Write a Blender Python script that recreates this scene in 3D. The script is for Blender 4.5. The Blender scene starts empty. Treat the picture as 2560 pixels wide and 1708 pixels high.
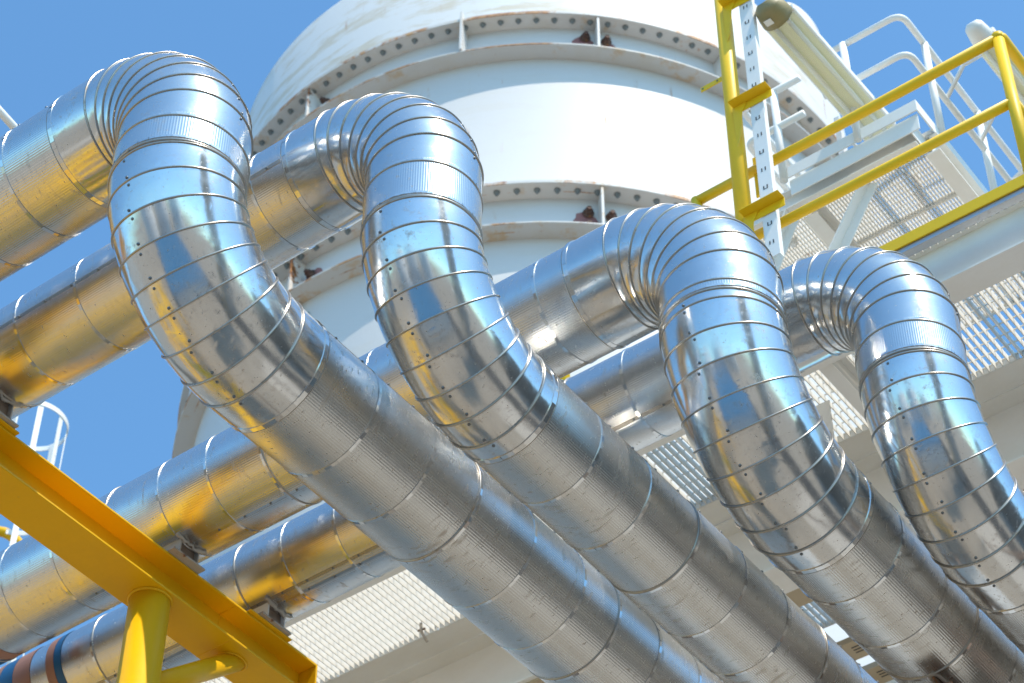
import bpy, math, random
from mathutils import Vector, Matrix
random.seed(7)
SC = bpy.context.scene
COL = SC.collection
rad = math.radians

# ------------------------------------------------------------------ camera, sky, sun, exposure
cam_d = bpy.data.cameras.new('camera')
cam = bpy.data.objects.new('camera', cam_d); COL.objects.link(cam)
CR, CU, CF = (0.80137, 0.59815, 0.00425), (0.42113, -0.56922, 0.70614), (-0.42480, 0.56409, 0.70806)
CP = Vector((5.6550, -4.8330, 1.6))
m = Matrix((CR, CU, tuple(-c for c in CF))).transposed().to_4x4(); m.translation = CP
cam.matrix_world = m
cam_d.sensor_width = 36; cam_d.lens = 80.53; cam_d.clip_end = 3000; cam_d.clip_start = 0.05
cam_d.dof.use_dof = True; cam_d.dof.focus_distance = 11.3; cam_d.dof.aperture_fstop = 4.5
SC.camera = cam

SUN_AZ, SUN_EL = rad(-13.5), rad(58)          # azimuth from +X
sd = Vector((math.cos(SUN_AZ)*math.cos(SUN_EL), math.sin(SUN_AZ)*math.cos(SUN_EL), math.sin(SUN_EL)))
W = bpy.data.worlds.new('World'); SC.world = W; W.use_nodes = True
nt = W.node_tree
sky = nt.nodes.new('ShaderNodeTexSky'); sky.sky_type = 'NISHITA'; sky.sun_disc = False
sky.sun_elevation = SUN_EL; sky.sun_rotation = math.pi/2 - SUN_AZ
sky.air_density = 1.0; sky.dust_density = 0.9; sky.ozone_density = 2.0
bg = nt.nodes['Background']; bg.inputs['Strength'].default_value = 0.15
tint = nt.nodes.new('ShaderNodeMix'); tint.data_type = 'RGBA'; tint.blend_type = 'MULTIPLY'; tint.inputs[0].default_value = 1
tint.inputs[7].default_value = (.59, .905, 1.0, 1)          # deep clear-air blue, the same over the whole sky
nt.links.new(sky.outputs[0], tint.inputs[6]); nt.links.new(tint.outputs[2], bg.inputs['Color'])
sl = bpy.data.lights.new('sun', 'SUN'); sl.energy = 2.5; sl.angle = rad(0.5); sl.color = (1.0, 0.90, 0.77)
so = bpy.data.objects.new('sun', sl); COL.objects.link(so); so.location = (20, -8, 40)
so.rotation_euler = sd.to_track_quat('Z', 'Y').to_euler()
vs = SC.view_settings; vs.view_transform = 'Standard'; vs.look = 'None'; vs.gamma = 1; vs.exposure = 0.97
vs.use_curve_mapping = False

# ------------------------------------------------------------------ materials
MATS = {}
def newmat(name):
    mt = bpy.data.materials.new(name); mt.use_nodes = True
    MATS[name] = mt
    return mt, mt.node_tree, mt.node_tree.nodes['Principled BSDF']
def N(t, kind, **kw):
    n = t.nodes.new(kind)
    for k, v in kw.items():
        if k in n.inputs: n.inputs[k].default_value = v
        else: setattr(n, k, v)
    return n
def coords(t, scale=(1, 1, 1), out='Object'):
    tc = N(t, 'ShaderNodeTexCoord'); mp = N(t, 'ShaderNodeMapping'); mp.inputs['Scale'].default_value = scale
    t.links.new(tc.outputs[out], mp.inputs[0]); return mp.outputs[0]
def noise(t, vec, scale, detail=4, rough=.55):
    n = N(t, 'ShaderNodeTexNoise'); n.inputs['Scale'].default_value = scale; n.inputs['Detail'].default_value = detail
    n.inputs['Roughness'].default_value = rough; t.links.new(vec, n.inputs['Vector']); return n.outputs['Fac']
def ramp(t, fac, stops):
    r = N(t, 'ShaderNodeValToRGB'); cr = r.color_ramp
    while len(cr.elements) < len(stops): cr.elements.new(.5)
    for e, (p, c) in zip(cr.elements, stops): e.position = p; e.color = c if len(c) == 4 else (*c, 1)
    t.links.new(fac, r.inputs[0]); return r.outputs[0]
def mix(t, fac, a, b):
    n = N(t, 'ShaderNodeMix', data_type='RGBA')
    for sock, v in ((n.inputs[0], fac), (n.inputs[6], a), (n.inputs[7], b)):
        if isinstance(v, (int, float)): sock.default_value = v
        elif isinstance(v, tuple): sock.default_value = (*v, 1) if len(v) == 3 else v
        else: t.links.new(v, sock)
    return n.outputs[2]
def math_(t, op, a, b):
    n = N(t, 'ShaderNodeMath', operation=op)
    for s, v in zip(n.inputs, (a, b)):
        if isinstance(v, (int, float)): s.default_value = v
        else: t.links.new(v, s)
    return n.outputs[0]
def bump(t, bs, h, dist, strength=1):
    b = N(t, 'ShaderNodeBump'); b.inputs['Strength'].default_value = strength; b.inputs['Distance'].default_value = dist
    t.links.new(h, b.inputs['Height']); t.links.new(b.outputs[0], bs.inputs['Normal'])

def metal(name, col, rough, spots, streak=(1, 1, 1), wob=0.0, wscale=5, haze=.1, dust=.10):
    """weathered bright sheet metal: brown specks, dull water marks, slight oil-canning"""
    mt, t, b = newmat(name)
    gp = N(t, 'ShaderNodeNewGeometry').outputs['Position']; mp = N(t, 'ShaderNodeMapping'); mp.inputs['Scale'].default_value = streak
    t.links.new(gp, mp.inputs[0]); v = gp; vs_ = mp.outputs[0]
    n1 = noise(t, vs_, 26, 5, .65); n2 = noise(t, v, 2.3, 4, .6); n3 = noise(t, vs_, 70, 3, .6)
    sp = ramp(t, n1, [(0.60 - .06*spots, (0, 0, 0)), (0.74 - .05*spots, (1, 1, 1))])
    msk = math_(t, 'MULTIPLY', sp, ramp(t, n2, [(.42, (0, 0, 0)), (.62, (1, 1, 1))]))
    fine = math_(t, 'MULTIPLY', ramp(t, n3, [(.63, (0, 0, 0)), (.70, (1, 1, 1))]), .45*spots)
    msk = math_(t, 'MAXIMUM', math_(t, 'MULTIPLY', msk, .55*spots), fine)
    tone = ramp(t, n2, [(.3, tuple(c*.90 for c in col)), (.7, col)])
    t.links.new(mix(t, msk, tone, (.30, .20, .11)), b.inputs['Base Color'])
    t.links.new(math_(t, 'SUBTRACT', 1.0 - dust, math_(t, 'MULTIPLY', msk, .55)), b.inputs['Metallic'])
    r = math_(t, 'ADD', rough, math_(t, 'MULTIPLY', ramp(t, noise(t, vs_, 9, 5, .7), [(.35, (0, 0, 0)), (.75, (1, 1, 1))]), haze))
    t.links.new(math_(t, 'ADD', r, math_(t, 'MULTIPLY', msk, .35)), b.inputs['Roughness'])
    if wob: bump(t, b, math_(t, 'ADD', noise(t, v, wscale, 2, .4), math_(t, 'MULTIPLY', ramp(t, noise(t, v, wscale*3.1, 1, .3), [(.62, (0, 0, 0)), (.78, (1, 1, 1))]), .16)), wob)
    return mt
metal('clad_x', (.72, .71, .69), .14, .8, (1, .35, .35), 0, 9, .12, .09)
metal('clad_y', (.64, .63, .60), .18, .9, (.35, 1, .35), 0, 9, .12, .16)
metal('gore', (.70, .70, .69), .115, .8, (1, 1, 1), .0036, 3.6, .12, .10)
metal('strap', (.74, .73, .71), .11, .4, (1, 1, 1), .0, 5, .05)
metal('bead', (.46, .42, .37), .26, 1.3, (1, 1, 1), .0, 5, .1)
metal('screw', (.20, .21, .22), .3, .6)
metal('galv', (.55, .56, .57), .38, .6)

def paint(name, col, rough=.35, rust=.0, dirt=(.55, .48, .38), dirtamt=.25, streak=(1, 1, 1), rscale=3.0, spec=.5, thr=.70):
    mt, t, b = newmat(name)
    v = coords(t, streak)
    n1 = noise(t, v, 1.6, 6, .65); n2 = noise(t, v, rscale, 7, .7); n3 = noise(t, coords(t), 38, 3, .6)
    c = mix(t, math_(t, 'MULTIPLY', ramp(t, n1, [(.45, (0, 0, 0)), (.72, (1, 1, 1))]), dirtamt), col, dirt)
    c = mix(t, math_(t, 'MULTIPLY', ramp(t, n3, [(.3, (0, 0, 0)), (.8, (1, 1, 1))]), .10), c, tuple(x*.75 for x in col))
    if rust:
        rm = ramp(t, n2, [(thr - .08*rust, (0, 0, 0)), (thr - .08*rust + .05, (1, 1, 1))])
        c = mix(t, rm, c, ramp(t, n3, [(.35, (.10, .035, .018)), (.6, (.38, .15, .04)), (.8, (.55, .30, .12))]))
    t.links.new(c, b.inputs['Base Color'])
    t.links.new(math_(t, 'ADD', rough, math_(t, 'MULTIPLY', n2, .2)), b.inputs['Roughness'])
    b.inputs['Specular IOR Level'].default_value = spec
    bump(t, b, n3, .0006)
    return mt


def tank_paint(name, col, edge, stain=.2):
    mt, t, b = newmat(name)
    v = coords(t)
    n1 = noise(t, coords(t, (.55, .55, 2.6)), 1.9, 6, .66); n3 = noise(t, v, 34, 3, .6); n4 = noise(t, coords(t, (5, 5, .55)), 1.0, 4, .6); n5 = noise(t, v, 1.7, 5, .65)
    c = mix(t, math_(t, 'MULTIPLY', ramp(t, n1, [(.50, (0, 0, 0)), (.60, (1, 1, 1))]), stain), col, (.56, .46, .30))
    c = mix(t, math_(t, 'MULTIPLY', ramp(t, n3, [(.3, (0, 0, 0)), (.8, (1, 1, 1))]), .12), c, tuple(x*.8 for x in col))
    rustc = ramp(t, n3, [(.35, (.20, .07, .03)), (.5, (.50, .22, .07)), (.75, (.62, .38, .18))])
    dr = math_(t, 'MULTIPLY', ramp(t, n4, [(.63, (0, 0, 0)), (.69, (1, 1, 1))]), ramp(t, n5, [(.50, (0, 0, 0)), (.62, (1, 1, 1))]))
    c = mix(t, math_(t, 'MULTIPLY', dr, .8), c, rustc)
    if edge:      # paint worn to rust along the rims of the rings
        sx = N(t, 'ShaderNodeSeparateXYZ'); t.links.new(v, sx.inputs[0])
        r2 = math_(t, 'SQRT', math_(t, 'ADD', math_(t, 'MULTIPLY', sx.outputs[0], sx.outputs[0]), math_(t, 'MULTIPLY', sx.outputs[1], sx.outputs[1])), 0)
        e1 = math_(t, 'MULTIPLY', math_(t, 'GREATER_THAN', r2, 4.474), math_(t, 'LESS_THAN', r2, 4.49))
        e = math_(t, 'MAXIMUM', e1, math_(t, 'GREATER_THAN', r2, 4.604))
        em = math_(t, 'MULTIPLY', e, ramp(t, n5, [(.48, (0, 0, 0)), (.56, (.85, .85, .85))]))
        c = mix(t, em, c, rustc)
        c = mix(t, math_(t, 'MULTIPLY', ramp(t, noise(t, v, 2.4, 5, .7), [(.56, (0, 0, 0)), (.66, (1, 1, 1))]), .65), c, (.58, .38, .18))
    t.links.new(c, b.inputs['Base Color']); b.inputs['Roughness'].default_value = .5; b.inputs['Specular IOR Level'].default_value = .25
    bump(t, b, n3, .001)
tank_paint('tank_white', (.63, .62, .605), False, .10)
tank_paint('tank_upper', (.72, .71, .69), False, .62)
tank_paint('tank_flange', (.64, .62, .59), True)
paint('tank_rusty', (.72, .70, .66), .5, 1.6, (.50, .30, .16), .7, (1, 1, 1), 2.5, .25, .66)
paint('white_steel', (.84, .83, .79), .45, .35, (.66, .60, .48), .35, (1, 1, 1), 2.2, .3)
paint('white_beam', (.84, .82, .77), .5, .3, (.66, .58, .46), .3, (.5, 1, 1), 1.6, .3)
paint('beige_plate', (.50, .40, .26), .5, .3, (.36, .28, .18), .4)
paint('grating_white', (.76, .74, .68), .5, .4, (.55, .48, .36), .3)
paint('yellow', (.84, .47, .003), .34, .3, (.55, .28, .01), .35, (1, 1, 1), 4, .28)
paint('yellow_rail', (.86, .54, .010), .34, .1, (.72, .42, .03), .25, (1, 1, 1), 4, .35)
paint('rusty_steel', (.30, .22, .16), .6, 2.2, (.18, .10, .06), .6, (1, 1, 1), 9)
paint('shoe_grey', (.46, .42, .36), .5, 1.0, (.30, .18, .10), .6, (1, 1, 1), 7)
paint('rust_bolt', (.10, .05, .035), .7, 1.5)
paint('bolt_grey', (.20, .22, .22), .45, .5)
paint('primer', (.28, .12, .11), .6, .8, (.40, .22, .20), .5)
paint('band_brown', (.36, .17, .10), .38, 0, (.30, .15, .09), .3)
paint('band_blue', (.012, .10, .24), .32, 0, (.02, .12, .25), .3)
paint('housing_olive', (.26, .20, .06), .4, .2)
paint('black', (.01, .01, .01), .6)
paint('concrete', (.44, .40, .34), .85, 0, (.24, .21, .17), .6, (1, 1, 1), .2, .2)
paint('yard', (.30, .265, .215), .9, 0, (.17, .145, .115), .7, (.25, .25, 1), .2, .15)
paint('asphalt', (.05, .05, .05), .9, 0, (.08, .075, .065), .5, (.5, .5, 1), .2, .15)
paint('brown_clad', (.14, .11, .085), .6, 0, (.10, .08, .06), .4)
paint('blue_clad', (.030, .135, .26), .4, 0, (.05, .2, .36), .2)
paint('grey_clad', (.36, .35, .33), .5, 0, (.26, .25, .23), .4)
paint('dark_pipe', (.10, .11, .12), .5, .4)
mt, t, b = newmat('tube_glass'); b.inputs['Base Color'].default_value = (.86, .86, .74, 1); b.inputs['Roughness'].default_value = .25
mt, t, b = newmat('reflector'); b.inputs['Base Color'].default_value = (.90, .86, .52, 1); b.inputs['Roughness'].default_value = .4
mt, t, b = newmat('diffuser'); b.inputs['Base Color'].default_value = (.95, .95, .86, 1); b.inputs['Roughness'].default_value = .12
b.inputs['Alpha'].default_value = .10
mt, t, b = newmat('window_glass'); b.inputs['Base Color'].default_value = (.03, .04, .05, 1); b.inputs['Roughness'].default_value = .08

# ------------------------------------------------------------------ geometry helpers (all in world metres)
V = Vector
def box(lo, hi):
    x0, y0, z0 = lo; x1, y1, z1 = hi
    v = [(x0,y0,z0),(x1,y0,z0),(x1,y1,z0),(x0,y1,z0),(x0,y0,z1),(x1,y0,z1),(x1,y1,z1),(x0,y1,z1)]
    return v, [(0,3,2,1),(4,5,6,7),(0,1,5,4),(1,2,6,5),(2,3,7,6),(3,0,4,7)]
def obox(c, ax, ay, az):
    c = V(c); ax, ay, az = V(ax), V(ay), V(az)
    v = [tuple(c + sx*ax + sy*ay + sz*az) for sz in (-1, 1) for sx, sy in ((-1,-1),(1,-1),(1,1),(-1,1))]
    return v, [(0,3,2,1),(4,5,6,7),(0,1,5,4),(1,2,6,5),(2,3,7,6),(3,0,4,7)]
def join(*parts):
    vv, ff = [], []
    for v, f in parts:
        o = len(vv); vv += list(v); ff += [tuple(i + o for i in q) for q in f]
    return vv, ff
def frame(d):
    d = V(d).normalized(); a = V((0, 0, 1)) if abs(d.z) < .9 else V((1, 0, 0))
    e1 = d.cross(a).normalized(); return e1, d.cross(e1).normalized()
def tube(pts, r, n=14, closed=False, cap=True):
    pts = [V(p) for p in pts]; k = len(pts); vv, ff = [], []
    e1 = None
    for i, p in enumerate(pts):
        if closed: d = pts[(i+1) % k] - pts[i-1]
        else: d = pts[min(i+1, k-1)] - pts[max(i-1, 0)]
        d.normalize()
        if e1 is None: e1, e2 = frame(d)
        else: e1 = (e1 - d*e1.dot(d)).normalized(); e2 = d.cross(e1)
        rr_ = r[i] if isinstance(r, (list, tuple)) else r
        for j in range(n):
            a = 2*math.pi*j/n; vv.append(tuple(p + rr_*(math.cos(a)*e1 + math.sin(a)*e2)))
    for i in range(k if closed else k-1):
        for j in range(n):
            a, b_ = i*n + j, i*n + (j+1) % n; c, d_ = ((i+1) % k)*n + (j+1) % n, ((i+1) % k)*n + j
            ff.append((a, b_, c, d_))
    if cap and not closed: ff += [tuple(reversed(range(n))), tuple(range((k-1)*n, k*n))]
    return vv, ff
def bend(p0, p1, p2, r, n=6):
    p0, p1, p2 = V(p0), V(p1), V(p2); a = p1 + (p0-p1).normalized()*r; c = p1 + (p2-p1).normalized()*r
    return [tuple((1-t_)**2*a + 2*t_*(1-t_)*p1 + t_*t_*c) for t_ in [i/n for i in range(n+1)]]
def lathe(cx, cy, prof, n=96, a0=0, a1=2*math.pi):
    full = abs(a1 - a0 - 2*math.pi) < 1e-6; k = len(prof); m_ = n if full else n + 1; vv, ff = [], []
    for i in range(m_):
        a = a0 + (a1-a0)*i/n
        for r, z in prof: vv.append((cx + r*math.cos(a), cy + r*math.sin(a), z))
    for i in range(n):
        for j in range(k-1):
            a, b_ = i*k + j, ((i+1) % m_)*k + j; ff.append((a, b_, b_+1, a+1))
    return vv, ff
ORG = {}
def empty(name, loc, label, cat, group=None):
    o = bpy.data.objects.new(name, None); COL.objects.link(o); o.location = loc; o.empty_display_size = .2
    ORG[o.name] = V(loc); tag(o, label, cat, group); return o
def tag(o, label=None, cat=None, group=None, kind=None):
    if label: o['label'] = label
    if cat: o['category'] = cat
    if group: o['group'] = group
    if kind: o['kind'] = kind
    return o
def obj(name, vf, mat, parent=None, smooth=False, loc=None, bevel=0, kind=None, label=None):
    v, f = vf; org = ORG[parent.name] if parent else V(loc or (0, 0, 0))
    me = bpy.data.meshes.new(name)
    me.from_pydata([(x-org.x, y-org.y, z-org.z) for x, y, z in v], [], f); me.materials.append(MATS[mat])
    if smooth: me.polygons.foreach_set('use_smooth', [True]*len(me.polygons))
    me.update()
    o = bpy.data.objects.new(name, me); COL.objects.link(o)
    if parent: o.parent = parent
    else: o.location = org
    ORG[o.name] = org
    if bevel:
        bv = o.modifiers.new('bevel', 'BEVEL'); bv.width = bevel; bv.segments = 2; bv.limit_method = 'ANGLE'
    tag(o, label, None, None, kind)
    return o
def inst(name, me, parent, pos, zdir, spin=0.0):
    """one more copy of a shared little mesh (screw, bolt) with its local +Z along zdir"""
    o = bpy.data.objects.new(name, me); COL.objects.link(o); o.parent = parent
    o.location = V(pos) - ORG[parent.name]
    q = V(zdir).to_track_quat('Z', 'Y'); q = q @ Matrix.Rotation(spin, 3, 'Z').to_quaternion()
    o.rotation_mode = 'QUATERNION'; o.rotation_quaternion = q; ORG[o.name] = V(pos); return o
def shared(name, vf, mat, smooth=False):
    me = bpy.data.meshes.new(name); me.from_pydata(vf[0], [], vf[1]); me.materials.append(MATS[mat])
    if smooth: me.polygons.foreach_set('use_smooth', [True]*len(me.polygons))
    me.update(); return me
def hprofile(axis, along0, along1, c, zb, zt, bf, tw, tf):
    """H section running along 'x' or 'y', centred at c on the other axis"""
    def bx(a0, a1, z0, z1):
        return box((along0, c+a0, z0), (along1, c+a1, z1)) if axis == 'x' else box((c+a0, along0, z0), (c+a1, along1, z1))
    pts = [(-bf/2, zb), (bf/2, zb), (bf/2, zb+tf), (tw/2, zb+tf), (tw/2, zt-tf), (bf/2, zt-tf), (bf/2, zt), (-bf/2, zt), (-bf/2, zt-tf), (-tw/2, zt-tf), (-tw/2, zb+tf), (-bf/2, zb+tf)]
    n = len(pts); vv = []
    for al in (along0, along1):
        for a, z in pts: vv.append((al, c+a, z) if axis == 'x' else (c+a, al, z))
    ff = [(i, (i+1) % n, n+(i+1) % n, n+i) for i in range(n)]
    for o_ in (0, n):
        for q in ((0,1,2,3,10,11), (3,4,9,10), (4,5,6,7,8,9)): ff.append(tuple(o_+i for i in q))
    return vv, ff
def dome_head(r, h, n=8):
    vv, ff = [], []
    for k, (rr_, z) in enumerate(((r, 0), (r, h*.35), (r*.72, h*.8), (r*.3, h))):
        for j in range(n): a = 2*math.pi*j/n; vv.append((rr_*math.cos(a), rr_*math.sin(a), z))
    for k in range(3):
        for j in range(n): ff.append((k*n+j, k*n+(j+1) % n, (k+1)*n+(j+1) % n, (k+1)*n+j))
    ff.append(tuple(range(3*n, 4*n))); return vv, ff
def hex_head(r, h):
    vv = [(r*math.cos(a), r*math.sin(a), z) for z in (0, h) for a in [math.pi/3*i for i in range(6)]]
    ff = [(i, (i+1) % 6, 6+(i+1) % 6, 6+i) for i in range(6)] + [tuple(range(6, 12))]
    w = [(1.35*r*math.cos(a), 1.35*r*math.sin(a), z) for z in (0, h*.22) for a in [math.pi/5*i for i in range(10)]]
    wf = [(i, (i+1) % 10, 10+(i+1) % 10, 10+i) for i in range(10)] + [tuple(range(10, 20))]
    s = [(.55*r*math.cos(a), .55*r*math.sin(a), z) for z in (h, h*1.6) for a in [math.pi/4*i for i in range(8)]]
    sf = [(i, (i+1) % 8, 8+(i+1) % 8, 8+i) for i in range(8)] + [tuple(range(8, 16))]
    return join((vv, ff), (w, wf), (s, sf))

# ------------------------------------------------------------------ ground
g = obj('ground', box((-900, -900, -.5), (900, 900, 0)), 'yard'); tag(g, kind='structure')
g = obj('road', box((9.5, -80, .004), (14.0, 80, .006)), 'asphalt'); tag(g, kind='structure')
g = obj('pavement', box((3.2, 4, .004), (8.6, 40, .03)), 'concrete'); tag(g, kind='structure')
g = obj('pavement', box((-30, -16, .004), (3.0, -12.5, .03)), 'concrete'); tag(g, kind='structure')

# ------------------------------------------------------------------ the four clad pipes
yA = [0.0, 0.8429, 2.3821, 3.1659]; xB = [0.0, 0.8307, 1.5720, 2.2228]
zA = [10.6778, 10.6739, 10.6732, 10.6502]; zB = [9.2805, 9.1442, 9.2194, 9.1551]; RR = [0.32, 0.2831, 0.3168, 0.2750]
RT = [.48, .55, .55, .53]; RB = [.66, .66, .72, .67]
DB0 = [.603, .675, .690, .673]; DB1 = [.770, .915, .745, .865]
CUF_A = [.695, .715, .760, .740]; CUF_B = [.785, .700, .790, .860]
ST_A = [[1.045, 1.40, 1.78, 2.15, 2.55], [.96, 1.37, 1.79, 2.215, 2.675, 2.98, 3.4],
        [.975, 1.36, 1.75, 2.15, 2.56, 2.965, 3.37, 3.755, 4.19, 4.635, 5.08, 5.5],
        [1.19, 1.62, 2.04, 2.46, 2.88, 3.30, 3.73, 4.15, 4.535, 4.94, 5.335, 5.74, 6.65, 7.1]]
END_A = [2.95, 3.8, 5.95, 7.5]
ST_B = [[1.19, 1.625, 2.005, 2.465, 2.905, 3.23, 3.61, 4.0, 4.4], [1.09, 1.515, 1.945, 2.38, 2.785, 3.185, 3.54, 3.95, 4.35],
        [1.11, 1.565, 1.91, 2.33, 2.75, 3.2], [1.215, 1.65, 2.1, 2.5]]
END_B = [4.9, 4.8, 3.7, 3.0]
LAB = ['shiny clad pipe with the highest bend, at upper left against blue sky',
       'shiny clad pipe, second from left, its bend in front of the white tank',
       'shiny clad pipe, third from left, bending just below the yellow post',
       'shiny clad pipe with the lowest bend, rightmost, below the white walkway']
SCREW = shared('screw', dome_head(.0082, .0075), 'screw', True)
NR = 150
def circ_sheet(cfun, s0, s1, r, ribbed, nring=2, amp=.00036):
    """tube wall along an axis; cfun(s) -> (centre, e1, e2). Ribs run along the pipe."""
    n = NR*6 if ribbed else 128; vv, ff = [], []
    for k in range(nring):
        s = s0 + (s1-s0)*k/(nring-1); c, e1, e2 = cfun(s)
        for j in range(n):
            a = 2*math.pi*j/n; q = r + (amp*math.cos(NR*a) if ribbed else 0)
            vv.append(tuple(c + q*(math.cos(a)*e1 + math.sin(a)*e2)))
    for k in range(nring-1):
        for j in range(n): ff.append((k*n+j, k*n+(j+1) % n, (k+1)*n+(j+1) % n, (k+1)*n+j))
    return vv, ff
def strap_ring(cfun, s, r, w=.018, n=52):
    """steel band: short flat facets, each set at a slightly different angle as it lies on the ribs"""
    vv, ff = [], []
    for j in range(n):
        a0, a1 = 2*math.pi*j/n, 2*math.pi*(j+1)/n; t0, t1 = random.uniform(0, .0028), random.uniform(0, .0028)
        o = len(vv)
        for ss in (-w/2, w/2):
            c, e1, e2 = cfun(s+ss); tw_ = random.uniform(0, .0006)
            for a, dt in ((a0, t0), (a1, t1)): vv.append(tuple(c + (r+.0016+dt+tw_)*(math.cos(a)*e1 + math.sin(a)*e2)))
            for a in (a0, a1): vv.append(tuple(c + (r-.001)*(math.cos(a)*e1 + math.sin(a)*e2)))
        ff += [(o, o+1, o+5, o+4), (o, o+2, o+3, o+1), (o+4, o+5, o+7, o+6)]
    return vv, ff
def ring_bead(cfun, s, r, rb, n=96):
    c, e1, e2 = cfun(s)
    return tube([c + r*(math.cos(2*math.pi*j/n)*e1 + math.sin(2*math.pi*j/n)*e2) for j in range(n)], rb, 8, True)

def build_pipe(i):
    r = RR[i]; re_ = r*1.012
    X, Y, Z = V((1,0,0)), V((0,1,0)), V((0,0,1))
    root = empty('insulated_pipe', (xB[i], yA[i], zB[i]), LAB[i], 'pipe', 'metal clad pipes bending down side by side')
    fA = lambda s: (V((xB[i]-s, yA[i], zA[i])), Y, Z)
    fB = lambda s: (V((xB[i], yA[i]+s, zB[i])), X, Z)
    fR = lambda d: (V((xB[i], yA[i], zA[i]-d)), X, Y)
    BUCK = None
    def run(fn, straps, s0, s1, mat, up):
        cuts = [s0] + [s for k, s in enumerate(straps) if k % 3 == 2] + [s1]
        for k in range(len(cuts)-1):
            obj('cladding_sheet', circ_sheet(fn, cuts[k], cuts[k+1], r + (.0012 if k % 2 else 0), True), mat, root, True)
            if k:
                obj('joint_bead', ring_bead(fn, cuts[k]-.013, r+.001, .0065), 'bead', root, True)
        for s in straps:
            st = obj('strap', strap_ring(fn, s, r+.0012), 'strap', root)
            c, e1, e2 = fn(s); d = (math.cos(up)*e1 + math.sin(up)*e2); t_ = e1.cross(e2); side = d.cross(t_)
            obj('buckle', obox(c + (r+.007)*d, t_*.011, side*.016, d*.006), 'screw', st, bevel=.002)
    run(fA, ST_A[i], CUF_A[i], END_A[i], 'clad_x', rad(96))
    run(fB, ST_B[i], CUF_B[i], END_B[i], 'clad_y', rad(84))
    # longitudinal lap seams with screws
    def seam(fn, s0, s1, ang, mat):
        c, e1, e2 = fn(s0); d = math.cos(ang)*e1 + math.sin(ang)*e2; t_ = (fn(s1)[0]-c).normalized(); side = d.cross(t_)
        se = obj('lap_seam', obox((fn(s0)[0]+fn(s1)[0])/2 + (r+.0006)*d, t_*((s1-s0)/2), side*.011, d*.0013), mat, root)
        s = s0 + .09
        while s < s1: inst('screw', SCREW, se, fn(s)[0] + (r+.0015)*d, d); s += .2
    seam(fA, CUF_A[i]+.03, END_A[i], rad([146, 196, 128, 250][i]), 'bead')
    if i >= 2: seam(fA, [0, 0, 2.4, 3.2][i], [0, 0, 4.55, 6.0][i], rad(268 if i == 2 else 262), 'strap')
    seam(fB, CUF_B[i]+.03, END_B[i], rad(34), 'bead')
    # elbows: mitred gores
    def elbow(cb, rb_, ufun, tfun, side, nj, start, end, tag_, screws):
        D = math.pi/2/nj; J = []
        mids = [0.0] + [k*D + random.uniform(-.10, .10)*D for k in range(1, nj)] + [math.pi/2]
        ph = [(mids[k]+mids[k+1])/2 for k in range(nj)]
        for k, p in enumerate(ph):
            tl = V((random.uniform(-1, 1), random.uniform(-1, 1), random.uniform(-1, 1)))*.012
            J.append((cb + ufun(p)*(rb_/math.cos((mids[k+1]-mids[k])/2)), (tfun(p)+tl).normalized()))
        n = 128
        def ring_at(jp, tj, um, tm, rad_):
            out = []
            for j in range(n):
                a = 2*math.pi*j/n; w = rad_*(math.cos(a)*um + math.sin(a)*side)
                out.append(jp + w + tm*(-(w.dot(tj))/(tm.dot(tj))))
            return out
        for k in range(nj+1):
            mid = mids[k]; um, tm = ufun(mid), tfun(mid)
            a_ = ring_at(*(J[k-1] if k else (start, tfun(0))), um, tm, re_ + (.0022 if k else .002))
            b_ = ring_at(*(J[k] if k < nj else (end, tfun(math.pi/2))), um, tm, re_ - .0004)
            rows = 4; vv, ff = [], []
            for q in range(rows):
                f_ = q/(rows-1); bul = .0022*math.sin(math.pi*f_)*(1 if 0 < k < nj else 0)
                for j in range(n):
                    p = a_[j].lerp(b_[j], f_); aa = 2*math.pi*j/n
                    vv.append(tuple(p + bul*(math.cos(aa)*um + math.sin(aa)*side)))
            for q in range(rows-1):
                for j in range(n): ff.append((q*n+j, q*n+(j+1) % n, (q+1)*n+(j+1) % n, (q+1)*n+j))
            gname = 'elbow_gore' if 0 < k < nj else 'elbow_cuff'
            go = obj(gname, (vv, ff), 'gore', root, True)
            if k < nj:
                jp, tj = J[k]; uj = ufun(ph[k])
                el = ring_at(jp, tj, um, tm, re_ + .0035)
                obj('joint_bead', tube(el[::2], .0056, 8, True), 'bead', go, True)
                for ang in screws:
                    for sg in (-1, 1):
                        uu, tt = (um, tm) if sg < 0 else (ufun(mids[k+1]), tfun(mids[k+1]))
                        a_s = ang + random.uniform(-.05, .05); d = math.cos(a_s)*uu + math.sin(a_s)*side; w = re_*d
                        base = jp + w + tt*(-(w.dot(tj))/(tt.dot(tj)))
                        inst('screw', SCREW, go, base + tt*(sg*.026) + d*.001, d)
    ct = V((xB[i]-RT[i], yA[i], zA[i]-RT[i]))
    elbow(ct, RT[i], lambda p: V((math.sin(p), 0, math.cos(p))), lambda p: V((math.cos(p), 0, -math.sin(p))), Y, 8,
          V((xB[i]-CUF_A[i], yA[i], zA[i])), V((xB[i], yA[i], zA[i]-DB0[i])), 'top', [rad(8)])
    clb = V((xB[i], yA[i]+RB[i], zB[i]+RB[i])); h = zA[i]-zB[i]
    elbow(clb, RB[i], lambda p: V((0, -math.cos(p), -math.sin(p))), lambda p: V((0, math.sin(p), -math.cos(p))), X, 9,
          V((xB[i], yA[i], zA[i]-DB1[i])), V((xB[i], yA[i]+CUF_B[i], zB[i])), 'low', [rad(-4)] + ([rad(122)] if i >= 2 else []))
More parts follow.
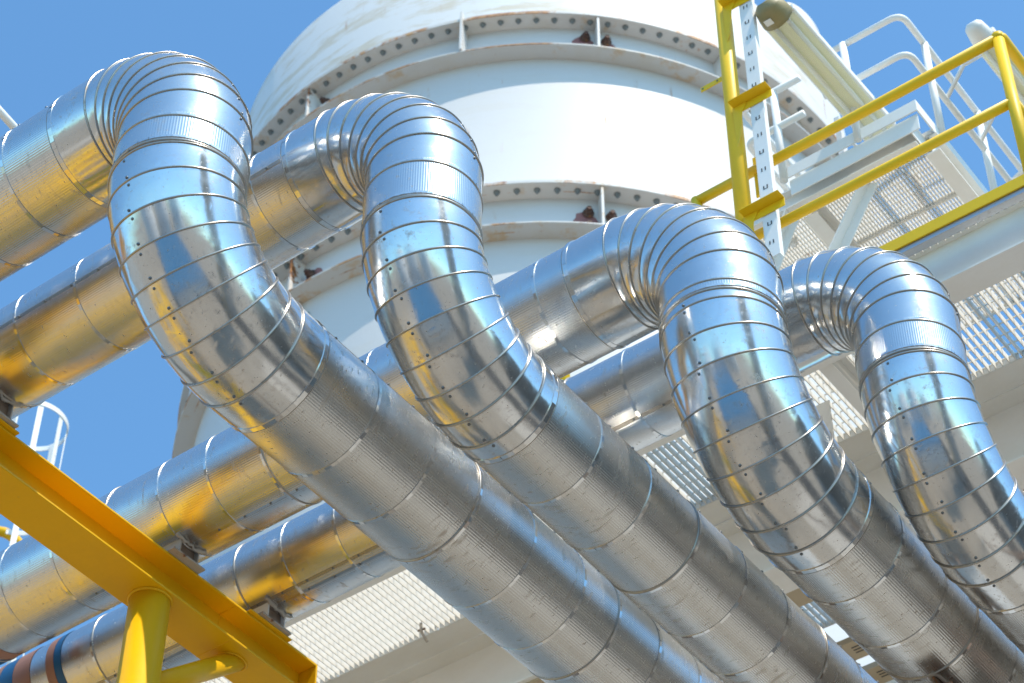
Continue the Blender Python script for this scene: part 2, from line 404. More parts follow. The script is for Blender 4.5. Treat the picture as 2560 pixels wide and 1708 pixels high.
    if i >= 2:      # covered seam strip down the back of the lower bend
        pts = []
        for k in range(25):
            p = (math.pi/2)*k/24; u = V((0, -math.cos(p), -math.sin(p)))
            pts.append(clb + u*RB[i] + re_*(math.cos(rad(126))*u + math.sin(rad(126))*X))
        obj('seam_strip', tube(pts, .006, 8), 'strap', root, True)
    # riser band
    obj('ribbed_band', circ_sheet(fR, DB0[i]-.02, DB1[i]+.02, re_+.003, True), 'clad_x', root, True)
    for d in (DB0[i]-.004, DB1[i]-.004):
        st = obj('strap', strap_ring(fR, d, re_+.004, .014, 70), 'strap', root)
    obj('joint_bead', ring_bead(fR, DB0[i]+.006, re_+.003, .006), 'bead', root, True)
    obj('joint_bead', ring_bead(fR, DB1[i]+.018, re_+.002, .007), 'bead', root, True)
    obj('strap', strap_ring(fA, CUF_A[i], r+.005, .026), 'strap', root)
    obj('joint_bead', ring_bead(fA, CUF_A[i]+.016, r+.002, .0065), 'bead', root, True)
    obj('strap', strap_ring(fB, CUF_B[i], r+.005, .026), 'strap', root)
    obj('joint_bead', ring_bead(fB, CUF_B[i]+.016, r+.002, .0065), 'bead', root, True)
    # painted colour bands near the far end of the A run
    if i == 3:
        e = [6.01, 6.06, 6.145, 6.29, 6.445, 6.575, 6.75]
        for a, b_, mt_ in ((e[0], e[1]+.012, 'band_blue'), (e[1]+.014, e[2], 'band_brown'), (e[3], e[4], 'band_brown'), (e[4]+.002, e[5], 'band_blue'), (e[5]+.002, e[6], 'band_brown')):
            obj('colour_band', circ_sheet(fA, a, b_, r+.003, True), mt_, root, True)
    if i == 2:
        obj('colour_band', circ_sheet(fA, 5.36, 5.46, r+.003, True), 'band_brown', root, True)
        obj('colour_band', circ_sheet(fA, 5.47, 5.58, r+.003, True), 'band_blue', root, True)
    # closed ends (out of frame)
    return root
PIPES = [build_pipe(i) for i in range(4)]

# ------------------------------------------------------------------ yellow pipe support on the left
BX, ZT, ZBm = -2.347, 10.25, 9.982
sup = empty('pipe_support', (BX, 2.30, 0), 'yellow steel support with wide beam and round column under the pipes', 'pipe support')
obj('beam', hprofile('y', -1.2, 3.60, BX, ZBm, ZT, .293, .014, .017), 'yellow', sup, bevel=.004)
obj('column', tube([(BX, 2.30, 0), (BX, 2.30, ZBm-.001)], .122, 40), 'yellow', sup, True)
obj('weld_ring', tube([V((BX+.124*math.cos(a), 2.30+.124*math.sin(a), ZBm-.006)) for a in [2*math.pi*k/40 for k in range(40)]], .010, 8, True), 'yellow', sup, True)
obj('brace', tube([(BX, 2.30+.02, 9.36), (BX, 3.05, ZBm+.02)], .066, 28), 'yellow', sup, True)
wl = [V((BX+.07*math.cos(a), 3.02+.098*math.sin(a), ZBm-.004)) for a in [2*math.pi*k/32 for k in range(32)]]
obj('weld_ring', tube(wl, .008, 8, True), 'yellow', sup, True)
obj('end_plate', box((BX-.146, 3.601, ZBm), (BX+.146, 3.615, ZT)), 'yellow', sup, bevel=.003)
obj('weld_seam', tube([(BX-.1475, 2.86, ZBm-.0005), (BX+.1475, 2.86, ZBm-.0005), (BX+.1475, 2.86, ZBm+.017), (BX+.008, 2.86, ZBm+.019), (BX+.008, 2.86, ZT-.019), (BX+.1475, 2.86, ZT-.017)], .0032, 6), 'yellow', sup)
for k, y in enumerate((yA[1], yA[3])):
    obj('wear_plate', box((BX-.16, y-.21, ZT+.001), (BX+.175, y+.17, ZT+.013)), 'yellow', sup, bevel=.006)
zsh = {1: ZT+.014, 2: ZT+.001, 3: ZT+.014}
shl = {1: 'rusty pipe shoe on the yellow beam at the left picture edge', 2: 'rusty pipe shoe in the middle of the yellow beam under third pipe',
       3: 'pale grey pipe shoe near the free end of the yellow beam'}
for i in (1, 2, 3):
    y, zb, zt = yA[i], zsh[i], zA[i]-RR[i]+.03
    sh = empty('pipe_shoe', (BX, y, zb), shl[i], 'pipe shoe', 'pipe shoes on the yellow beam')
    obj('base_plate', box((BX-.20, y-.135, zb), (BX+.20, y+.135, zb+.014)), 'shoe_grey', sh, bevel=.003)
    for dy in (-.075, .075):
        obj('web_plate', box((BX-.19, y+dy-.005, zb+.0145), (BX+.19, y+dy+.005, zt)), 'shoe_grey' if i < 3 else 'white_steel', sh, bevel=.002)
    obj('end_gusset', box((BX+.150, y-.069, zb+.0145), (BX+.158, y+.069, zt-.004)), 'rusty_steel', sh)
    vv, ff = circ_sheet(lambda s: (V((BX+.2-s, y, zA[i])), V((0,1,0)), V((0,0,1))), .0, .03, RR[i]+.01, False)
    # torn sealant around the cut-out
    pts = [V((BX+.20+random.uniform(-.012, .012), y+dy, zA[i]-math.sqrt(max(RR[i]**2-dy*dy, 0))-.006+random.uniform(-.008, .004))) for dy in [-.12+.02*k for k in range(13)]]
    obj('sealant', tube(pts, [random.uniform(.006, .016) for _ in pts], 8), 'shoe_grey', sh, True)
# shoe under the third lower run
y0, zb3 = 4.40, zB[2]-RR[2]
sh = empty('pipe_shoe', (xB[2], y0, zb3-.12), 'dark rusty pipe shoe under a lower pipe run at bottom right', 'pipe shoe')
obj('web_plate', box((xB[2]-.006, y0-.12, zb3-.10), (xB[2]+.006, y0+.16, zb3+.03)), 'rusty_steel', sh)
obj('base_plate', box((xB[2]-.11, y0-.14, zb3-.115), (xB[2]+.11, y0+.18, zb3-.1005)), 'rusty_steel', sh, bevel=.003)
obj('sealant', tube([V((xB[2]+.03*math.cos(a), y0+.15*math.sin(a)+.02, zb3-.004+random.uniform(-.006, .004))) for a in [2*math.pi*k/20 for k in range(20)]], .011, 6, True), 'shoe_grey', sh, True)
yb2 = empty('pipe_rack_beam', (2.0, 4.55, 0), 'brown steel cross beam carrying the lower pipe runs below the picture', 'beam')
obj('beam', hprofile('x', -1.6, 4.2, 5.2, 8.40, 8.70, .30, .014, .017), 'rusty_steel', yb2, bevel=.004)
for x in (-1.2, 3.8): obj('column', tube([(x, 5.2, 0), (x, 5.2, 8.399)], .12, 28), 'rusty_steel', yb2, True)

# ------------------------------------------------------------------ big white tank
TX, TY = -6.8638, 12.5143
tk = empty('storage_tank', (TX, TY, 0), 'large white bolted tank with two rusty flange rings behind the pipes', 'tank')
R1, R2_, RF1, RF2 = 4.255, 4.375, 4.484, 4.614
obj('shell', lathe(TX, TY, [(R2_, 0), (R2_, 20.9), (R2_, 21.0), (R1, 21.25), (R1, 24.3)], 160), 'tank_white', tk, True)
obj('upper_shell', lathe(TX, TY, [(4.280, 24.24), (4.290, 26.02), (4.285, 26.034), (0.01, 26.10)], 160), 'tank_upper', tk)
for p in tk.children[-1].data.polygons: p.use_smooth = abs(p.normal.z) < .5
HEX = shared('bolt', hex_head(.029, .036), 'bolt_grey'); HEXR = shared('bolt', hex_head(.050, .06), 'rust_bolt')
def flange(zt_, rf, rw, th):
    return lathe(TX, TY, [(rw-.03, zt_+th), (rf-.006, zt_+th), (rf, zt_+th-.006), (rf, zt_+.006), (rf-.006, zt_), (rw-.03, zt_)], 200)
for zu, zl, rf, rw, gus in ((24.232, 23.621, RF1, R1, (-95.4, -66.9, -45.4, -24, -125)), (20.935, 20.271, RF2, R2_, (-93.3, -69.5, -46.0, -23, -121))):
    fu = obj('flange_ring', flange(zu, rf, rw, .055), 'tank_flange', tk)
    fl = obj('flange_ring', flange(zl, rf, rw, .028), 'tank_flange', tk)
    a = -150.0
    while a < 12:
        ar = rad(a); d = V((math.cos(ar), math.sin(ar), 0)); rbolt = (rf+rw)/2+.012
        inst('bolt', HEX, fu, V((TX, TY, zu)) + d*rbolt, (0, 0, -1), random.random())
        a += 2.875
    for k, ga in enumerate(gus):
        ar = rad(ga); d = V((math.cos(ar), math.sin(ar), 0)); t_ = V((-math.sin(ar), math.cos(ar), 0))
        up = .16 if k == 1 and zu > 22 else -.012
        c = V((TX, TY, 0)) + d*((rf+rw)/2 + (.012 if up > 0 else -.01)); z0, z1 = zl+.03, zu+up
        gz = obj('stiffener', obox(c + V((0, 0, (z0+z1)/2)), d*((rf-rw)/2-.004 + (.02 if up > 0 else 0)), t_*.016, V((0, 0, (z1-z0)/2))), 'tank_rusty' if k in (0,) else 'tank_flange', tk, bevel=.004)
        if zu < 22 and k == 0:       # joint plate going on down the shell
            obj('joint_plate', obox(V((TX, TY, zl-.9)) + d*(rw+.03), d*.03, t_*.016, V((0, 0, .9))), 'tank_rusty', tk)
            for q in range(6): inst('bolt', HEX, gz, V((TX, TY, zl-.25-.27*q)) + d*rw + t_*.12, d)
        if k in (0, 2):
            for sg, dz in ((1, .02), (1, .26), (-1, .05), (-1, .29)):
                inst('bolt', HEXR, gz, V((TX, TY, zl+.13+dz)) + d*(rw+.012) + t_*(sg*.13), d)
            if not (zu > 22 and k == 0):
                pv, pf = [], []
                for sg, w_ in ((1, .30),) if k == 0 else ((-1, .26), (1, .16)):
                    n = 14; o = len(pv); cc = V((TX, TY, zl+.30)) + t_*(sg*.17)
                    for j in range(n):
                        aa = 2*math.pi*j/n; rr_ = w_*random.uniform(.42, .62)
                        p = cc + t_*(rr_*math.cos(aa)) + V((0, 0, rr_*1.1*math.sin(aa)*.9)); q = V((p.x-TX, p.y-TY, 0)).normalized()*0
                        hd = V(((cc + t_*(rr_*math.cos(aa))).x-TX, (cc + t_*(rr_*math.cos(aa))).y-TY, 0)) + d*rw
                        hd.normalize(); pv.append((TX+hd.x*(rw+.004), TY+hd.y*(rw+.004), p.z))
                    pf.append(tuple(range(o, o+n)))
                obj('bare_primer_patch', (pv, pf), 'primer', tk)
# nozzle with blind flange on the right shoulder
nd = V((.97, -.24, 0)).normalized(); nc = V((-2.75, 12.6, 26.62))
nz = obj('nozzle', join(tube([nc - nd*.9, nc + nd*.05], .22, 32), tube([nc + nd*.0, nc + nd*.08], .36, 40), tube([nc + nd*.12, nc + nd*.19], .36, 40)), 'tank_flange', tk, True)
obj('vent_pipe', tube([(-2.9, 12.6, 26.0), (-2.9, 12.6, 26.5), tuple(nc - nd*.2)], .18, 20), 'tank_flange', tk, True)

# ------------------------------------------------------------------ walkway seen from below (right and lower middle)
ZG = 12.5
wk = empty('walkway', (0, 5.2, ZG-.3), 'white steel walkway seen from below with bar grating between beams', 'walkway')
XL, XR = -5.2, 3.4
def grating(x0, x1, y0, y1, z, pitch=.050, cross=.105, hb=.062, mat='grating_white', parent=None, name='grating_panel'):
    parts = []
    x = x0
    while x < x1:
        parts.append(box((x, y0, z), (x+.0065, y1, z+hb))); x += pitch
    y = y0 + .03
    while y < y1: parts.append(box((x0, y-.0035, z+hb-.014), (x1, y+.0035, z+hb-.0035))); y += cross
    parts += [box((x0, y0-.006, z-.001), (x1, y0-.0005, z+hb+.001)), box((x0, y1+.0005, z-.001), (x1, y1+.006, z+hb+.001))]
    o = obj(name, join(*parts), mat, parent); tag(o, kind='stuff'); return o
x = XL
while x < XR - .1:
    grating(x, min(x+.98, XR), 4.935, 6.02, ZG, parent=wk); x += 1.0
obj('edge_beam', hprofile('x', XL, XR, 4.92, 12.20, 12.64, .224, .010, .014), 'white_beam', wk, bevel=.003)
obj('girder', hprofile('x', XL, XR, 6.40, 11.88, ZG-.004, .30, .012, .018), 'white_beam', wk, bevel=.003)
obj('deck_plate', box((XL, 6.03, ZG), (XR, 6.26, ZG+.008)), 'white_beam', wk)
obj('deck_plate', box((XL, 6.56, ZG-.03), (XR, 7.40, ZG-.02)), 'beige_plate', wk)
x = XL
while x < XR - .1:
    grating(x, min(x+.98, XR), 7.42, 7.76, ZG, parent=wk); x += 1.0
obj('far_beam', hprofile('x', XL, XR, 8.55, 11.9, ZG-.004, .28, .012, .016), 'white_beam', wk, bevel=.003)
for x in (-4.6, -1.9, .8, 3.1):
    obj('cross_beam', hprofile('y', 5.04, 6.24, x, 12.24, ZG-.006, .10, .008, .010), 'white_beam', wk)
obj('kick_plate', box((1.2, 4.585, ZG-.075), (2.60, 4.597, ZG+.02)), 'yellow_rail', wk, bevel=.002)
obj('kick_plate', box((-4.5, 4.585, ZG-.075), (1.197, 4.597, ZG+.02)), 'yellow_rail', wk, bevel=.002)
obj('edge_angle', join(box((-4.5, 4.60, ZG-.115), (3.0, 4.606, ZG-.06)), box((-4.5, 4.607, ZG-.115), (3.0, 4.66, ZG-.109))), 'galv', wk)
SER = [box((x, 4.661, ZG-.118), (x+.022, 4.676, ZG-.100)) for x in [-4.4+.055*k for k in range(130)]]
obj('serrated_edge', join(*SER), 'grating_white', wk, kind='stuff')
obj('hanger_plate', box((.42, 5.60, 12.02), (.535, 5.612, ZG-.001)), 'white_steel', wk, bevel=.003)
obj('hanger_foot', box((.40, 5.54, 12.00), (.555, 5.68, 12.012)), 'white_beam', wk, bevel=.003)
# slotted cable channels hung under the far side
def slotted(x0, x1, y0, z, lab):
    c = empty('slotted_channel', ((x0+x1)/2, y0, z), lab, 'channel', 'slotted channels under the walkway')
    obj('plate', box((x0, y0, z), (x1, y0+.22, z+.006)), 'beige_plate', c, bevel=.001)
    obj('lip', box((x0, y0-.004, z), (x1, y0-.0005, z+.05)), 'beige_plate', c)
    x = x0 + .04
    while x < x1 - .1:
        for k in range(3):
            obj('slot', box((x+.0, y0+.06+.035*k, z-.0016), (x+.075, y0+.073+.035*k, z-.0004)), 'black', c)
        for k in range(2):
            inst('bolt', HEXS, c, (x+.13, y0+.06+.05*k, z), (0, 0, -1))
        x += .30
    return c
HEXS = shared('bolt', hex_head(.013, .014), 'rust_bolt')
slotted(-1.3, .4, 7.80, 12.30, 'beige slotted channel with bolt heads glimpsed between the two middle lower pipes')
slotted(-1.3, .4, 8.18, 12.30, 'lower beige slotted channel near the bottom edge between the middle pipes')
slotted(-3.6, -2.2, 6.30, 12.02-.16, 'beige slotted channel at bottom centre beside the left lower pipe')
# rusty clip on the grating edge
cl = empty('grating_clip', (-3.27, 5.90, 12.40), 'rusty bent clip hanging from the grating edge at bottom centre', 'clip')
obj('strip', tube([(-3.27, 5.88, 12.50), (-3.268, 5.885, 12.43), (-3.25, 5.91, 12.37), (-3.24, 5.93, 12.34)], .012, 8), 'shoe_grey', cl)
obj('bolt', tube([(-3.30, 5.88, 12.44), (-3.24, 5.90, 12.45)], .009, 8), 'rusty_steel', cl)

# ------------------------------------------------------------------ yellow railing, post, strut
rl = empty('yellow_handrail', (1.7, 4.6, ZG), 'yellow tubular handrail with two rails and a corner post at upper right', 'handrail')
CX, YR = 2.60, 4.62
obj('top_rail', tube([(.20, YR, 13.90)] + [(1.2, YR, 13.90), (CX, YR, 13.92)], .038, 18), 'yellow_rail', rl, True)
obj('mid_rail', tube([(-.02, YR, 13.24), (CX, YR, 13.25)], .036, 18), 'yellow_rail', rl, True)
obj('side_top_rail', tube([(CX, YR, 13.92)] + bend((CX, YR, 13.92), (CX+.02, YR+.02, 13.93), (CX+.03, YR+1.6, 13.92), .015) + [(CX+.03, YR+1.8, 13.92)], .038, 18), 'yellow_rail', rl, True)
obj('side_mid_rail', tube([(CX, YR, 13.25), (CX, YR+1.8, 13.25)], .036, 18), 'yellow_rail', rl, True)
for x in (CX, .18, -1.0):
    obj('post', tube([(x, YR, ZG-.15), (x, YR, 13.92)], .040, 20), 'yellow_rail', rl, True)
obj('post', tube([(CX, YR+1.2, ZG-.15), (CX, YR+1.2, 13.92)], .040, 20), 'yellow_rail', rl, True)
obj('joint_knuckle', tube([(.02, YR, 13.20), (.02, YR, 13.30)], .052, 18), 'yellow_rail', rl, True)
obj('joint_cap', tube([(CX, YR, 13.90), (CX, YR, 13.95), (CX, YR, 13.972)], [.042, .042, .02], 20), 'yellow_rail', rl, True)
obj('end_plate', box((.66, YR+.0, 13.62), (.76, YR+.012, 14.04)), 'yellow_rail', rl, bevel=.002)
PX, PY = .640, 4.45
pst = empty('lamp_post', (PX, PY, ZG-.3), 'yellow round post standing in front of the white tank at upper right', 'post')
obj('pole', tube([(PX, PY, ZG-.5), (PX, PY, 17.4)], .060, 32), 'yellow_rail', pst, True)
for z in (13.19, 14.355, 15.55):
    br = obj('bracket', join(box((PX+.035, PY-.140, z), (PX+.350, PY-.053, z+.007)), box((PX+.035, PY-.060, z-.075), (PX+.350, PY-.053, z-.0005))), 'yellow_rail', pst, bevel=.002)
    obj('bracket_stub', box((PX-.02, PY-.052, z-.070), (PX+.05, PY+.01, z+.004)), 'yellow_rail', pst)
    gv = [(PX+.030, PY-.068, z-.001), (PX+.150, PY-.068, z-.001), (PX+.105, PY-.068, z-.09), (PX+.070, PY-.060, z-.33), (PX+.030, PY-.050, z-.42)]
    gv += [(a, b_+.007, c) for a, b_, c in gv]
    obj('gusset', (gv, [(0,1,2,3,4), (9,8,7,6,5)] + [(k, (k+1) % 5, 5+(k+1) % 5, 5+k) for k in range(5)]), 'yellow_rail', br)
fb = obj('flat_bar', box((.400, PY-.02, 14.79), (PX-.055, PY-.012, 14.84)), 'yellow_rail', pst, bevel=.001)
for x in (.418, .545): inst('screw', SCREW, fb, (x, PY-.0205, 14.815), (0, -1, 0))
st = empty('slotted_strut', (.865, 4.42, 12.6), 'upright white slotted strut fixed beside the yellow post', 'strut')
obj('face', box((.808, 4.40, 12.7), (.905, 4.404, 15.64)), 'white_steel', st, bevel=.001)
obj('flange', box((.9055, 4.40, 12.7), (.9095, 4.452, 15.64)), 'white_steel', st, bevel=.001)
obj('flange', box((.8035, 4.40, 12.7), (.8075, 4.452, 15.64)), 'white_steel', st, bevel=.001)
z, k = 12.84, 0
while z < 15.5:
    if all(abs(z-b_) > .075 for b_ in (13.27, 14.43, 15.62)):
        for dx in (-.014, .014):
            obj('slot', box((.856+dx-.004, 4.3982, z-.018), (.856+dx+.004, 4.3994, z+.018)), 'black', st)
        if k % 2: obj('slot', box((.846, 4.3982, z-.018), (.866, 4.3994, z-.013)), 'black', st)
    z += .185; k += 1

# ------------------------------------------------------------------ fluorescent lamps
def lamp(c, length, w, lab, dirv=(0, 1, 0), yellow=True):
    d = V(dirv).normalized(); s = V((1, 0, 0)); u = V((0, 0, 1)); c = V(c)
    L = empty('fluorescent_lamp', c, lab, 'lamp', 'weatherproof fluorescent lamps')
    n = 16; vv, ff = [], []
    for e in (0, length):
        for k in range(n+1):
            a = math.pi + math.pi*k/n; vv.append(tuple(c + d*e + s*(w/2*math.cos(a)) + u*(w*.30*math.sin(a))))
    for k in range(n): ff.append((k, k+1, n+2+k, n+1+k))
    ff += [tuple(range(n+1)), tuple(reversed(range(n+1, 2*n+2)))]
    o = obj('diffuser', (vv, ff), 'diffuser', L, True)
    sol = o.modifiers.new('shell', 'SOLIDIFY'); sol.thickness = .003
    obj('housing', join(obox(c + d*(length/2) + u*.042, d*(length/2), s*(w/2+.006), u*.035), obox(c + d*(length/2) + u*.10, d*(length/2-.04), s*(w/2-.03), u*.022)), 'white_steel', L, bevel=.012)
    obj('reflector', obox(c + d*(length/2) + u*.004, d*(length/2-.03), s*(w/2-.012), u*.002), 'reflector', L)
    for sx in (-w*.22, w*.22):
        tb = obj('tube', tube([c + d*.07 + s*sx - u*.03, c + d*(length-.07) + s*sx - u*.03], .018, 14), 'tube_glass', L, True)
        for e in (.05, length-.05): obj('tube_holder', obox(c + d*e + s*sx - u*.024, d*.012, s*.012, u*.024), 'grating_white', tb)
    obj('end_cap', tube([c - d*.17 + u*.02, c - d*.14 + u*.0, c - d*.06 - u*.002, c - d*.003 - u*.004], [w*.24, w*.40, w*.46, w*.48], 24), 'housing_olive' if yellow else 'white_steel', L, True)
    lb = c - d*.09 - u*(w*.46+.006)
    if yellow: obj('sticker', obox(lb + s*(-.03), d*.028, s*.03, u*.001), 'white_steel', L)
    return L
lamp((1.03, 4.56, 15.33), 1.44, .27, 'long fluorescent lamp with clear cover reaching away from the yellow post', (.03, 1, 0))
L2 = lamp((2.03, 6.02, 15.84), 1.0, .19, 'white fluorescent lamp partly hidden behind the yellow corner post', (.02, 1, 0), False)
for y in (6.25, 6.8): obj('bracket_arm', tube([(1.56, y, 15.67), (1.75, y, 15.95), (2.04, y, 15.965)], .018, 10), 'white_steel', L2, True)

# ------------------------------------------------------------------ white upper landing
ZP = 15.06
up = empty('upper_landing', (1.0, 6.5, 14.8), 'white upper landing with grating floor and fascia, right of the tank', 'platform')
PXL, PXR, PY0, PY1 = -1.6, 1.54, 5.66, 7.9
obj('fascia', join(box((.40, PY0-.012, ZP-.10), (PXR, PY0, ZP+.02)), box((.40, PY0+.02, ZP-.27), (PXR-.02, PY0+.03, ZP-.102))), 'white_steel', up, bevel=.003)
obj('fascia', join(box((PXR-.012, PY0+.001, ZP-.10), (PXR, PY1, ZP+.02)), box((PXR-.10, PY0+.031, ZP-.27), (PXR-.09, PY1, ZP-.102))), 'white_steel', up, bevel=.003)
obj('side_beam', hprofile('y', PY0+.26, PY1, PXR-.05, ZP-.30, ZP-.104, .12, .008, .012), 'white_beam', up)
obj('front_beam', hprofile('x', -.2, PXR-.1, PY0+.16, ZP-.30, ZP-.104, .14, .008, .012), 'white_beam', up)
obj('mid_beam', hprofile('y', PY0+.26, PY1, .42, ZP-.30, ZP-.104, .12, .008, .012), 'white_beam', up)
for k in range(3):
    y0 = PY0 + .26 + .66*k
    grating(.48, PXR-.02, y0, y0+.64, ZP-.10, .027, .055, .045, 'grating_white', up)
grating(-.6, .36, PY0+.26, PY1, ZP-.10, .027, .055, .045, 'grating_white', up)
for p0, p1 in (((.30, PY0+.14, ZP-.3), (-.35, PY0+.14, ZP-1.55)), ((.95, PY0+.2, ZP-.30), (.05, PY0+.2, ZP-1.75))):
    a, b_ = V(p0), V(p1); d = (b_-a).normalized(); s = V((0, 1, 0)); u = d.cross(s)
    obj('knee_brace', join(obox((a+b_)/2, d*((b_-a).length/2), s*.05, u*.005), obox((a+b_)/2 + u*.045 + s*.045, d*((b_-a).length/2), s*.005, u*.04)), 'white_steel', up)
obj('support_column', box((-.62, 5.9, ZG+.064), (-.40, 6.12, ZP-.31)), 'white_steel', up)
wr = empty('white_handrail', (1.0, PY0, ZP), 'white tubular handrail with rounded corners around the upper landing', 'handrail')
def wrail(name, pts, r=.027): obj(name, tube(pts, r, 14), 'white_steel', wr, True)
for z, nm in ((16.15, 'top_rail'), (15.67, 'mid_rail')):
    c0 = bend((.5, PY0+.0, z), (PXR+.01, PY0, z), (PXR+.01, 7, z), .11)
    wrail(nm, [(.80, PY0, z)] + c0 + [(PXR+.01, 8.4, z)])
for x in (1.03,): wrail('post', [(x, PY0-.01, ZP-.09), (x, PY0-.01, 16.15)], .03)
for y in (6.03, 6.9, 7.8): wrail('post', [(PXR+.01, y, ZP-.09), (PXR+.01, y, 16.15)], .03)
for y in (7.35, 7.75): wrail('stay_rail', [(PXR+.01, y, 15.70), (2.0, y, 15.95)], .024)
w2 = empty('white_handrail', (.3, PY0, ZP), 'white handrail loops between the slotted strut and the long lamp', 'handrail')
for z, dx in ((16.02, 0), (15.58, .02)):
    c0 = bend((.60, PY0-.02, z), (.075+dx, PY0-.02, z), (.075+dx, 7.5, z), .07)
    obj('rail', tube([(.62, PY0-.02, z)] + c0 + [(.075+dx, 7.3, z)], .030, 14), 'white_steel', w2, True)
for x, y in ((.375, PY0-.02), (.085, 6.25)):
    obj('post', tube([(x, y, ZP-.12), (x, y, 16.02 if x > .2 else 15.56)], .032, 14), 'white_steel', w2, True)
obj('ladder_stile', box((.42, 6.6, ZP-.1), (.47, 6.65, 16.6)), 'tank_rusty', w2)
obj('ladder_stile', box((.70, 7.4, ZP-.1), (.75, 7.45, 16.6)), 'tank_rusty', w2)
for k in range(6): obj('rung', tube([(.445, 6.62, ZP+.1+.24*k), (.725, 7.42, ZP+.1+.24*k)], .014, 8), 'tank_rusty', w2, True)

# ------------------------------------------------------------------ far ladder cage at left
lc = empty('ladder_cage', (-9.62, 6.60, 0), 'white ladder safety cage against the sky below the second pipe', 'ladder cage')
ccx, ccy, rc = -9.62, 6.72, .385
def hoop(z):
    pts = [V((ccx + rc*math.cos(a), ccy + rc*math.sin(a), z)) for a in [rad(-150 + 300*k/40) for k in range(41)]]
    vv, ff = [], []
    for p in pts:
        d = V((p.x-ccx, p.y-ccy, 0)).normalized()
        for dr in (-.005, .005):
            for dz in (-.032, .032): vv.append(tuple(p + d*dr + V((0, 0, dz))))
    for k in range(40):
        for a, b_ in ((0, 1), (1, 3), (3, 2), (2, 0)): ff.append((4*k+a, 4*k+b_, 4*k+4+b_, 4*k+4+a))
    return vv, ff
for z in (18.72, 17.5, 16.3, 15.1): obj('hoop', hoop(z), 'white_steel', lc)
for a in (-120, -75, -30, 12, 50, 100):
    d = V((math.cos(rad(a)), math.sin(rad(a)), 0)); t_ = V((-d.y, d.x, 0))
    obj('upright_bar', obox(V((ccx, ccy, 16.4)) + d*(rc-.011), d*.005, t_*.03, V((0, 0, 2.35))), 'white_steel', lc)
for sx in (-.22, .22): obj('stile', box((ccx+sx-.03, ccy-.42, 8), (ccx+sx+.03, ccy-.40, 18.6)), 'white_steel', lc)
# pale rail behind the first pipe, upper left
obj_ = obj('guy_rail', tube([(-3.62, .05, 14.72), (-3.15, 1.85, 13.62)], .030, 12), 'white_steel', None, True, (-3.4, .9, 14.1))
tag(obj_, 'thin white rail slanting behind the highest pipe at the left edge', 'rail')

# ------------------------------------------------------------------ distant process rack (lower left gaps)
dr_ = empty('process_rack', (-17, 12, 0), 'blurred distant process rack with yellow rails glimpsed at lower left', 'rack')
for x, y in ((-19.5, 10), (-15.2, 14), (-17.2, 11.6), (-14.4, 12.6)):
    obj('column', box((x-.13, y-.13, 0), (x+.13, y+.13, 20.6)), 'white_steel', dr_)
for z in (14.5, 16.6, 18.6):
    obj('beam', box((-20.5, 10.9, z), (-12.5, 11.1, z+.25)), 'white_steel', dr_)
    obj('beam', box((-20.5, 13.4, z), (-12.5, 13.6, z+.25)), 'galv', dr_)
for k in range(7):
    zz = 15.1 + .75*k; obj('process_pipe', tube([(-20.5, 11.6+.25*(k % 3), zz), (-12.2, 11.6+.25*(k % 3), zz)], .09+.03*(k % 2), 12), ['dark_pipe', 'galv', 'strap'][k % 3], dr_, True)
for k in range(6):
    xx = -19.6 + 1.15*k; obj('riser_pipe', tube([(xx, 10.7, 12), (xx, 10.7, 20.2-.3*(k % 3))], .10, 12), ['galv', 'dark_pipe'][k % 2], dr_, True)
obj('yellow_rail', tube([(-15.3, 9.5, 19.3), (-13.9, 9.2, 20.55)] + bend((-13.9, 9.2, 20.55), (-13.3, 9.3, 20.95), (-12.9, 10.2, 20.3), .3) + [(-12.9, 10.6, 20.0)], .07, 14), 'yellow', dr_, True)
obj('yellow_rail', tube([(-16.5, 10.2, 17.4), (-11.5, 10.6, 17.4)], .08, 12), 'yellow', dr_, True)
obj('blue_vessel', tube([(-15.0, 11.9, 12), (-15.0, 11.9, 17.2)], .5, 24), 'blue_clad', dr_, True)

# ------------------------------------------------------------------ plant behind the camera (seen only as reflections in the cladding)
bh = empty('blue_roof_shed', (4.5, -15, 0), 'low shed with a blue roof behind the viewer, mirrored in the shiny bends', 'building')
obj('wall', box((-2.6, -25.6, 0), (9.6, -6.5, 2.5)), 'white_steel', bh)
obj('roof', box((-3, -26, 2.501), (10, -6.4, 2.7)), 'blue_clad', bh)
for k in range(26): obj('roof_rib', box((-2.85+.5*k, -26, 2.7005), (-2.80+.5*k, -6.4, 2.75)), 'blue_clad', bh)
for k, (x, y, r_, h) in enumerate(((-8, -44, 7, 13), (10, -52, 8, 14), (28, -46, 7, 12))):
    wt = empty('white_tank', (x, y, 0), ['white storage tank behind the viewer on the left, only mirrored', 'white storage tank behind the viewer in the middle, only mirrored', 'white storage tank behind the viewer on the right, only mirrored'][k], 'tank', 'white tanks behind the viewer')
    obj('shell', lathe(x, y, [(r_, 0), (r_, h), (r_*.5, h+1), (.01, h+1.4)], 64), 'tank_white', wt, True)
    obj('rim', lathe(x, y, [(r_+.01, h-.3), (r_+.12, h-.3), (r_+.12, h-.1), (r_+.01, h-.1)], 64), 'white_steel', wt)
tw = empty('process_column', (10.8, -2.2, 0), 'broad grey process column to the right of the viewer, mirrored as a grey stripe', 'column')
obj('shell', lathe(10.8, -2.2, [(1.05, 0), (1.05, 18.4), (.7, 19.0), (.01, 19.3)], 64), 'grey_clad', tw, True)
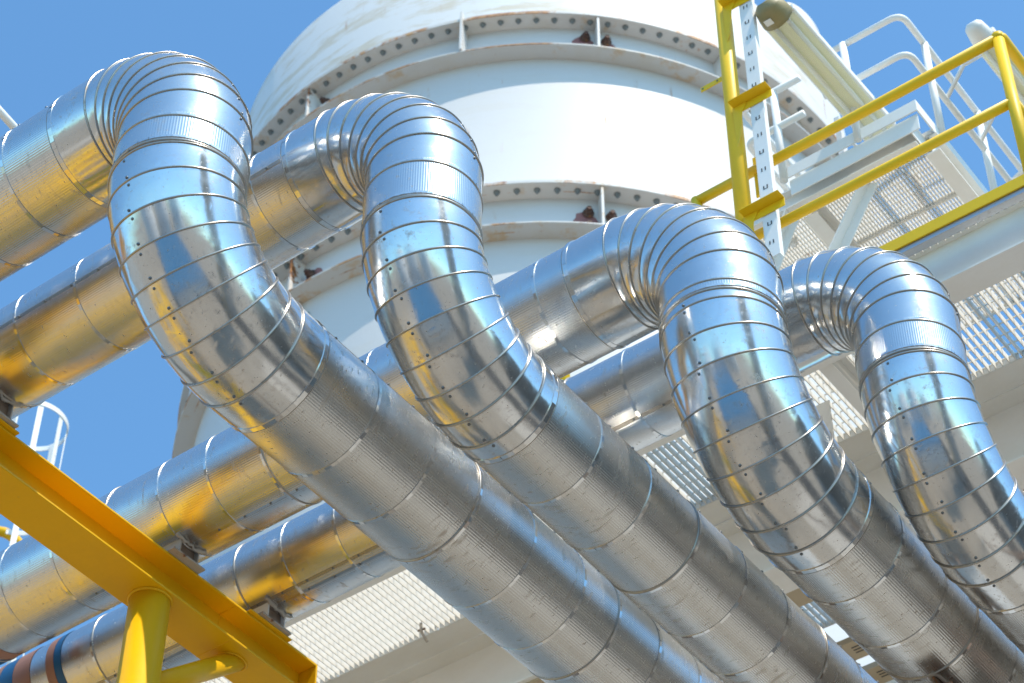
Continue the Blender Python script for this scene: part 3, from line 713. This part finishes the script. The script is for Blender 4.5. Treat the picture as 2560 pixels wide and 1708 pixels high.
for z in (8, 15): obj('platform', lathe(10.8, -2.2, [(1.06, z), (1.6, z), (1.6, z+.12), (1.06, z+.12)], 32), 'white_steel', tw)
for dy in (-.25, .25): obj('ladder_stile', box((9.70, -2.7+dy-.03, 0), (9.76, -2.7+dy+.03, 18.4)), 'yellow', tw)
for k in range(36): obj('rung', tube([(9.73, -2.95, .4+.5*k), (9.73, -2.45, .4+.5*k)], .02, 6), 'yellow', tw, True)

# yellow rack with deck below the left pipes, under the picture; it gilds the undersides of the upper runs
yr = empty('lower_pipe_rack', (-5.5, -.5, 0), 'yellow lower pipe rack under the picture, mirrored gold in the upper pipes', 'pipe rack')
for x in (-9.5, -6.6, -3.7):
    obj('cross_beam', hprofile('y', -4.4, 3.2, x, 5.6, 5.9, .30, .014, .017), 'yellow', yr)
    for y in (-4.2, 3.0): obj('column', box((x-.14, y-.14, 0), (x+.14, y+.14, 5.599)), 'yellow', yr)
for k in range(8):
    y = -4.3 + .98*k; obj('deck_beam', box((-9.8, y, 5.903), (-2.6, y+.34, 6.0)), 'yellow', yr)
for z in (6.6, 7.1): obj('rail', tube([(-9.8, 3.3, z), (-2.6, 3.3, z)], .05, 10), 'yellow', yr, True)
# darker plant across the road; unseen pale halls added left to block mirrored sky
for k, (x0, y0, x1, y1, h) in enumerate(((26, 8, 40, 24, 14), (22, 34, 40, 50, 14), (2, 46, 18, 60, 12), (-38, 8, -25, 32, 20), (-34, -14, -24, 6, 13))):
    pb = empty('plant_building', ((x0+x1)/2, (y0+y1)/2, 0), ['brown plant shed across the road, mirrored in the lower runs', 'tall brown plant shed farther along the road, mirrored in the lower runs',
        'brown plant shed beyond the concrete pavement, mirrored in the lower runs', 'unseen pale hall added far left of the tank, mirrored in the lower runs', 'lower unseen pale hall added at far left, mirrored in the lower runs'][k], 'building', 'plant buildings around the yard')
    obj('wall', box((x0, y0, 0), (x1, y1, h)), 'brown_clad' if k < 3 else 'grey_clad', pb); obj('roof', box((x0-.4, y0-.4, h+.001), (x1+.4, y1+.4, h+.4)), 'grey_clad', pb)
